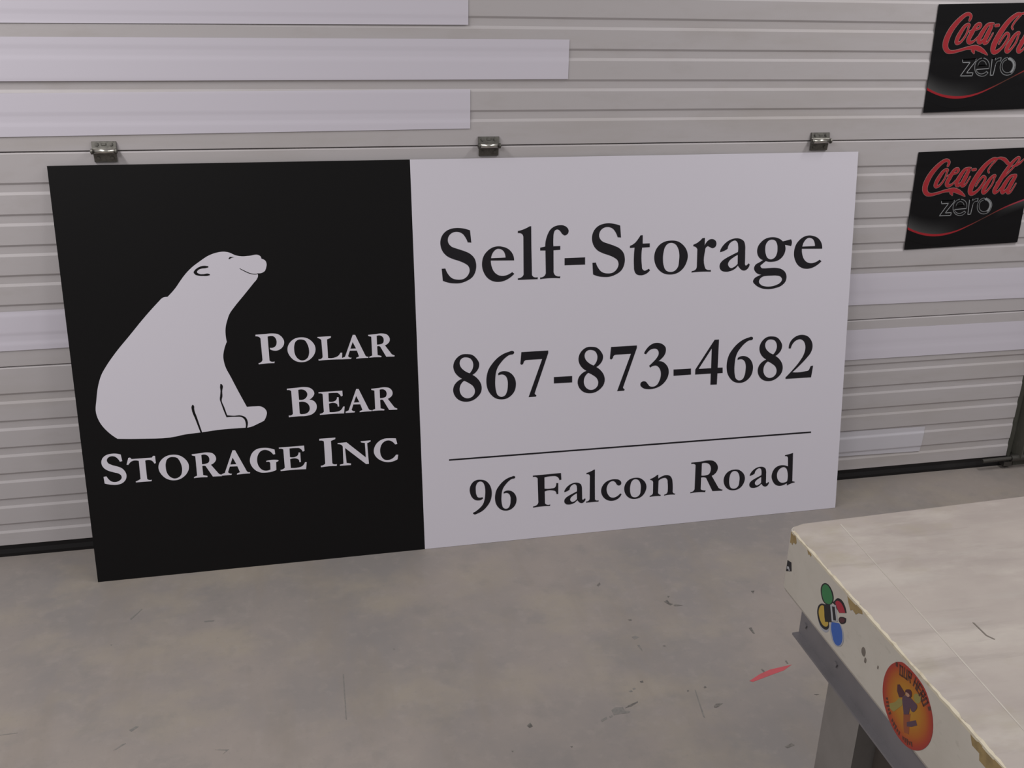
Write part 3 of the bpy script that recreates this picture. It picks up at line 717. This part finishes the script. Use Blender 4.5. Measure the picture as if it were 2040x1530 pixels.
# ------------------------------------------------------------------ the sign leaning on the door
BW, BH, BT = 2.44, 1.22, 0.004
PSI, TH = 0.004617, 0.151353
U = Vector((math.cos(PSI), math.sin(PSI), 0))
N = Vector((-math.sin(PSI), math.cos(PSI), 0))
V = math.cos(TH) * Vector((0, 0, 1)) + math.sin(TH) * N
Yb = V.cross(U)
sign = empty('sign_board')
sm = Matrix((U, Yb, V)).transposed().to_4x4()
sm.translation = Vector((0.12916, -0.20001, 0.0006))
sign.matrix_world = sm
tag(sign, 'large sign leaning on the garage door, half black with bear, half white with phone number', 'sign')
bfr = lambda u, v, h: (u, -h, v)
p_ = Geo(); p_.box((0, 0, 0), (BW, BT, BH))
p_.build('panel', M['core'], sign)
MID = 0.9872
q = 0.0004
fw = Geo(); fw.box((MID, -q, 0), (BW, 0, BH)); fw.build('white_face', M['white'], sign)
fb = Geo(); fb.box((0, -q, 0), (MID, 0, BH)); fb.build('black_face', M['black'], sign)


def glyph(key):
    ref, s, dx, dy = REUSE.get(key, (key, 1.0, 0, 0))
    return [[(u * s + dx * 1e-4, v * s + dy * 1e-4) for u, v in spline(c)] for c in parse(GLYPHS[ref])]


def put(name, key, m, h0=0.0004, h1=0.0009, parent=None): return flat(name, glyph(key), bfr, h0, h1, M[m], parent or sign)


for k in 'S e l f S2 t o r a g e2'.split(): put('letter', k, 'ink')
for k in '8 6 7 8b 7b 3 4 6b 8c 2 9 6s'.split(): put('digit', k, 'ink')
for k in '- -2 -3'.split(): put('hyphen', k, 'ink')
put('rule', 'rule', 'ink')
for k in 'F a2 l2 c o2 n R o3 a3 d'.split(): put('letter', k, 'ink')
for k in 'wP wO wL wA wR wB wE wA2 wR2 wS wT wO2 wR3 wA3 wG wE2 wI wN wC'.split(): put('letter', k, 'white')
bear = put('bear_emblem', 'bear', 'white')
for nm, k in (('ear_line', 'ear'), ('eye', 'eye'), ('mouth_line', 'mouth'), ('leg_line', 'leg1'), ('leg_line', 'leg2')): put(nm, k, 'black', 0.0008, 0.0013, bear)

# ------------------------------------------------------------------ work table
TZ = 0.8
TO = Vector((1.596, -1.550, 0))
XA, YA = math.radians(2.1), math.radians(-91.22)
TX = Vector((math.cos(XA), math.sin(XA), 0))
TY = Vector((math.cos(YA), math.sin(YA), 0))
table = empty('work_table', TO)
tag(table, 'worn cream work table with stickers on its side, in the right foreground', 'table')
tf = lambda x, y, z: tuple(TX * x + TY * y + Vector((0, 0, z)))            # table frame, z from the floor
plan = [(0, 1.75), (0, 0.0), (0.002, -0.006), (0.008, -0.012), (0.030, -0.018), (1.25, -0.018), (1.25, 1.75)]
g_ = Geo()
# apron with rounded lower edge and corner
levels = [(0.0, 0.674 + 0.012), (0.0, TZ - 0.001)]
n = len(plan)
cx_, cy_ = 0.6, 0.9
rings = [(0.012, 0.674), (0.0035, 0.6765), (0.0, 0.684), (0.0, TZ - 0.0025), (0.001, TZ - 0.0008)]
vs, fs = [], []
for ins, z in rings:
    for x, y in plan:
        vs.append(tf(x + (ins if x < 0.6 else -ins), y + (ins if y < 0.9 else -ins), z))
for r in range(len(rings) - 1):
    for i in range(n):
        fs.append((r*n + i, r*n + (i + 1) % n, (r + 1)*n + (i + 1) % n, (r + 1)*n + i))
fs.append(tuple(range(n)))
fs.append(tuple((len(rings) - 1) * n + i for i in range(n)))
g_.add(vs, fs)
g_.build('apron', M['apron'], table)
g_ = Geo()
# top sheet with a slightly ragged left edge
rag = []
y = 1.74
while y > -0.004:
    rag.append((0.0025 + random.uniform(-0.0012, 0.0016), y))
    y -= random.uniform(0.006, 0.016)
pts = rag + [(0.004, -0.004), (0.010, -0.010), (0.031, -0.0165), (1.248, -0.0165), (1.248, 1.748)]
g_.prism(pts, TZ - 0.0010, TZ, tf)
g_.build('table_top', M['top'], table)
# chipped pale lip along the left top edge
g_ = Geo()
prev = None
y = 1.7
L = []
while y > -0.003:
    L.append((y, -0.0004 + random.uniform(-0.0006, 0.0004), 0.0032 + random.uniform(-0.0014, 0.0020), random.uniform(0, 0.0010)))
    y -= random.uniform(0.005, 0.015)
vs, fs = [], []
for y, a, b, hh in L: vs += [tf(a, y, TZ - 0.004), tf(a, y, TZ - 0.0004 + hh), tf(b, y, TZ + 0.0004 + hh * 0.6), tf(b + 0.0006, y, TZ - 0.0004)]
for i in range(len(L) - 1):
    for k in range(3): fs.append((4*i + k, 4*i + k + 1, 4*i + k + 5, 4*i + k + 4))
g_.add(vs, fs)
g_.build('chipped_edge', M['lip'], table)
g_ = Geo()
g_.prism([(0.0955, 0.0), (0.0978, 0.0), (0.0140 + 0.0978 - 0.0140 - 0.090, 1.72), (0.0056, 1.72)], TZ - 0.0005, TZ + 0.0003, tf)
g_.build('seam_ridge', M['ridge'], table)
g_ = Geo(); g_.prism([(0.148, 0.308), (0.1505, 0.309), (0.150, 0.340), (0.156, 0.351), (0.154, 0.352), (0.1475, 0.341)], TZ - 0.0005, TZ + 0.0004, tf); g_.build('scratch', M['s_scuff'], table)

ff = lambda u, v, h: tf(-h, u, TZ + v)               # left face: u towards the front, v from the top
def on_face(name, key, data, m, h, parent): return flat(name, [spline(c, 1e-4, True, 4) for c in parse(data[key])], ff, 0.0, h, M[m], parent)


for pts in ([(-1.0, -3.0), (6, -2.5), (17.7, -2.2), (22.4, -12), (20, -16.2), (12, -17), (9, -24), (5, -22), (1.0, -24), (0.5, -14)],
            [(195.2, -3.0), (215, -2.4), (240, -2.2), (243, -6.5), (232, -12), (226.2, -18.7), (216, -17), (210.7, -21.7), (203, -14)],
            [(510, -3.0), (537.8, -2.4), (600, -2.2), (604, -22), (590, -34), (570, -32), (560, -36), (548.0, -25.0), (535.3, -25.0), (532.5, -15.9), (517.7, -16.1)],
            [(60, -2.6), (76, -2.4), (74, -8), (69, -6.5), (66, -9)]):
    flat('bare_patch', [[(a * 1e-3, b * 1e-3) for a, b in pts]], ff, 0.0, 0.0005, M['board'], table)
lb = flat('black_label', [[(0.001, -0.0600), (0.0145, -0.0565), (0.0195, -0.0715), (0.001, -0.0825)]], ff, 0.0, 0.0006, M['s_black'], table)
flat('torn_spot', [[(0.003, -0.0715), (0.009, -0.0685), (0.0135, -0.0735), (0.012, -0.077), (0.008, -0.0728), (0.004, -0.0765)]], ff, 0.0005, 0.0009, M['s_pale'], lb)
for a, b, r in ((262, -62, 5), (270, -72, 3), (303, -60, 2)):
    flat('scuff', [spline([(a + r * math.cos(t) * random.uniform(.6, 1.2), b + 1.6 * r * math.sin(t), False) for t in [i * math.pi / 3 for i in range(6)]], 1e-3, True, 3)], ff, 0.0, 0.0004, M['s_scuff'], table)
# flower sticker
st = on_face('flower_sticker', 'black_square', FLOWER, 's_black', 0.0010, table)
tag(st, 'sticker of four coloured ovals around a black square')
for nm, k, m, h in (('petal_rim', 'yellow_rim', 's_rim', 0.0003), ('petal_rim', 'yellow_dark', 's_black', 0.0005), ('yellow_petal', 'yellow', 's_yellow', 0.0007),
                    ('petal_rim', 'green_dark', 's_black', 0.0005), ('green_petal', 'green', 's_green', 0.0007),
                    ('petal_rim', 'red_dark', 's_black', 0.0005), ('red_petal', 'red', 's_red', 0.0007), ('petal_rim', 'red2_dark', 's_black', 0.0005), ('red_petal', 'red2', 's_darkred', 0.0007),
                    ('petal_rim', 'blue_rim', 's_rim', 0.0006), ('blue_petal', 'blue', 's_blue', 0.0008), ('label_frame', 'frame', 's_pale', 0.0012), ('label_print', 'frame_dark', 's_black', 0.0014)):
    on_face(nm, k, FLOWER, m, h, st)
# round sticker
oval = spline(parse(ROUND['oval'])[0], 1e-4, True, 4)
ocx = sum(p[0] for p in oval) / len(oval); ocy = sum(p[1] for p in oval) / len(oval)
vs, fs, cl = [], [], []
RING = [(1.0, (0.255, 0.028, 0.024)), (0.88, (0.29, 0.044, 0.018)), (0.72, (0.315, 0.088, 0.014)), (0.5, (0.33, 0.135, 0.014)), (0.25, (0.33, 0.16, 0.018)), (0.02, (0.34, 0.185, 0.026))]
no = len(oval)
vs += [ff(u, v, 0.0) for u, v in oval]; cl += [RING[0][1]] * no
for sc, c in RING:
    vs += [ff(ocx + (u - ocx) * sc, ocy + (v - ocy) * sc, 0.0006) for u, v in oval]; cl += [c] * no
for r in range(len(RING)):
    for i in range(no): fs.append((r*no + i, r*no + (i + 1) % no, (r + 1)*no + (i + 1) % no, (r + 1)*no + i))
fs.append(tuple(len(RING) * no + i for i in range(no)))
me = bpy.data.meshes.new('round_sticker'); me.from_pydata([tuple(v) for v in vs], [], fs); me.materials.append(M['s_print'])
ca_ = me.color_attributes.new('ink', 'FLOAT_COLOR', 'POINT')
for i, c in enumerate(cl): ca_.data[i].color = (*c, 1)
rs = bpy.data.objects.new('round_sticker', me); C.objects.link(rs); rs.parent = table
tag(rs, 'round orange and red sticker with a figure')
for nm, k, m, h in (('figure_arm', 'arm', 's_olive', 0.0008), ('figure_hand', 'hand', 's_olive', 0.0008), ('figure_leg', 'leg', 's_rust', 0.0008), ('figure_foot', 'foot', 's_purple', 0.0009),
                    ('figure_arm', 'wing', 's_darkred', 0.0010), ('figure_body', 'body', 's_purple', 0.0011), ('figure_head', 'head', 's_darkred', 0.0013), ('figure_face', 'facepatch', 's_flesh', 0.0015)):
    on_face(nm, k, ROUND, m, h, rs)
# curved lettering, each stroke in a 10 x 14 cell
LET = {'O': ['0,0 0,14 10,14 10,0 0,0'], 'U': ['0,14 0,0 10,0 10,14'], 'R': ['0,0 0,14 10,14 10,7 0,7', '4,7 10,0'], 'H': ['0,0 0,14', '10,0 10,14', '0,7 10,7'],
       'E': ['10,0 0,0 0,14 10,14', '0,7 8,7'], '"': ['1,14 1,10', '5,14 5,10']}
for ch, (px, py), nx in (('"', (347, -27), -18), ('O', (356.5, -24.5), -14), ('U', (366.5, -21.5), -10), ('R', (376.5, -19.5), -5), ('H', (391.5, -18.8), 7), ('E', (401, -20.5), 14), ('R', (409, -24.5), 22), ('O', (417, -29.8), 32), ('"', (426, -36), 44)):
    g_ = Geo()
    a = math.radians(-nx)
    for s in LET[ch]:
        P = [tuple(map(float, t.split(','))) for t in s.split()]
        P = [((x - 5) * 0.60, (y - 7) * 0.98) for x, y in P]
        P = [((px + x * math.cos(a) - y * math.sin(a)) * 1e-3, (py + x * math.sin(a) + y * math.cos(a)) * 1e-3) for x, y in P]
        for (x0, y0), (x1, y1) in zip(P, P[1:]):
            d = Vector((x1 - x0, y1 - y0)); d.normalize(); d *= 0.00135; k = Vector((-d.y, d.x))
            g_.add([ff(x0 - d.x + k.x, y0 - d.y + k.y, 0.0009), ff(x1 + d.x + k.x, y1 + d.y + k.y, 0.0009), ff(x1 + d.x - k.x, y1 + d.y - k.y, 0.0009), ff(x0 - d.x - k.x, y0 - d.y - k.y, 0.0009)], [(0, 1, 2, 3)])
    g_.build('sticker_letter', M['s_maroon'], rs)
for i in range(17):
    t = i / 16
    a = math.radians(205 + 95 * t)
    px, py = 0.3833 + 0.0505 * math.cos(a), -0.0675 + 0.0505 * math.sin(a)
    if i in (5, 11): continue
    rx, ry = 0.0019, 0.0034 + 0.0009 * ((i * 7) % 3 - 1)
    ra = Vector((math.cos(a), math.sin(a))); ta = Vector((-ra.y, ra.x))
    q4 = [Vector((px, py)) + ra * ry * s1 + ta * rx * s2 for s1, s2 in ((-1, -1), (-1, 1), (1, 1), (1, -0.2))]
    flat('small_print', [[(v.x, v.y) for v in q4]], ff, 0.0005, 0.0009, M['s_maroon'], rs)

# steel frame
g_ = Geo()
g_.prism([(0.030, TZ - 0.126), (0.034, TZ - 0.126), (0.034, TZ - 0.205), (0.017, TZ - 0.205), (0.017, TZ - 0.201), (0.030, TZ - 0.201)], 0.024, 1.70, lambda u, v, h: tf(u, h, v))
rail = g_.build('side_rail', M['rail'], table)
for y in (0.045, 0.155):
    b = Geo(); b.cyl(tf(0.030, y, TZ - 0.172), tf(0.0265, y, TZ - 0.172), 0.005, 6); b.build('bolt', M['rail'], rail)
g_ = Geo()
g_.prism([(0.040, TZ - 0.126), (0.040, TZ - 0.200), (0.046, TZ - 0.200), (0.046, TZ - 0.126)], 0.050, 1.20, lambda u, v, h: tf(h, u, v))
g_.build('cross_rail', M['rail'], table)
for lx, ly in ((0.0500, 0.112), (1.08, 0.120), (0.0500, 1.50), (1.08, 1.50)):
    g_ = Geo(); g_.prism([(lx, ly), (lx + 0.105, ly), (lx + 0.105, ly + 0.105), (lx, ly + 0.105)], 0.0, TZ - 0.126, tf)
    g_.build('leg', M['leg'], table)
g_ = Geo(); g_.prism([(0.085, 0.2255), (0.10, 0.2255), (0.10, 1.4995), (0.085, 1.4995)], 0.06, TZ - 0.127, tf)  # added dark sheet between the left legs, deepens the shade under the table
g_.build('added_shade_panel', M['shade_dark'], table)
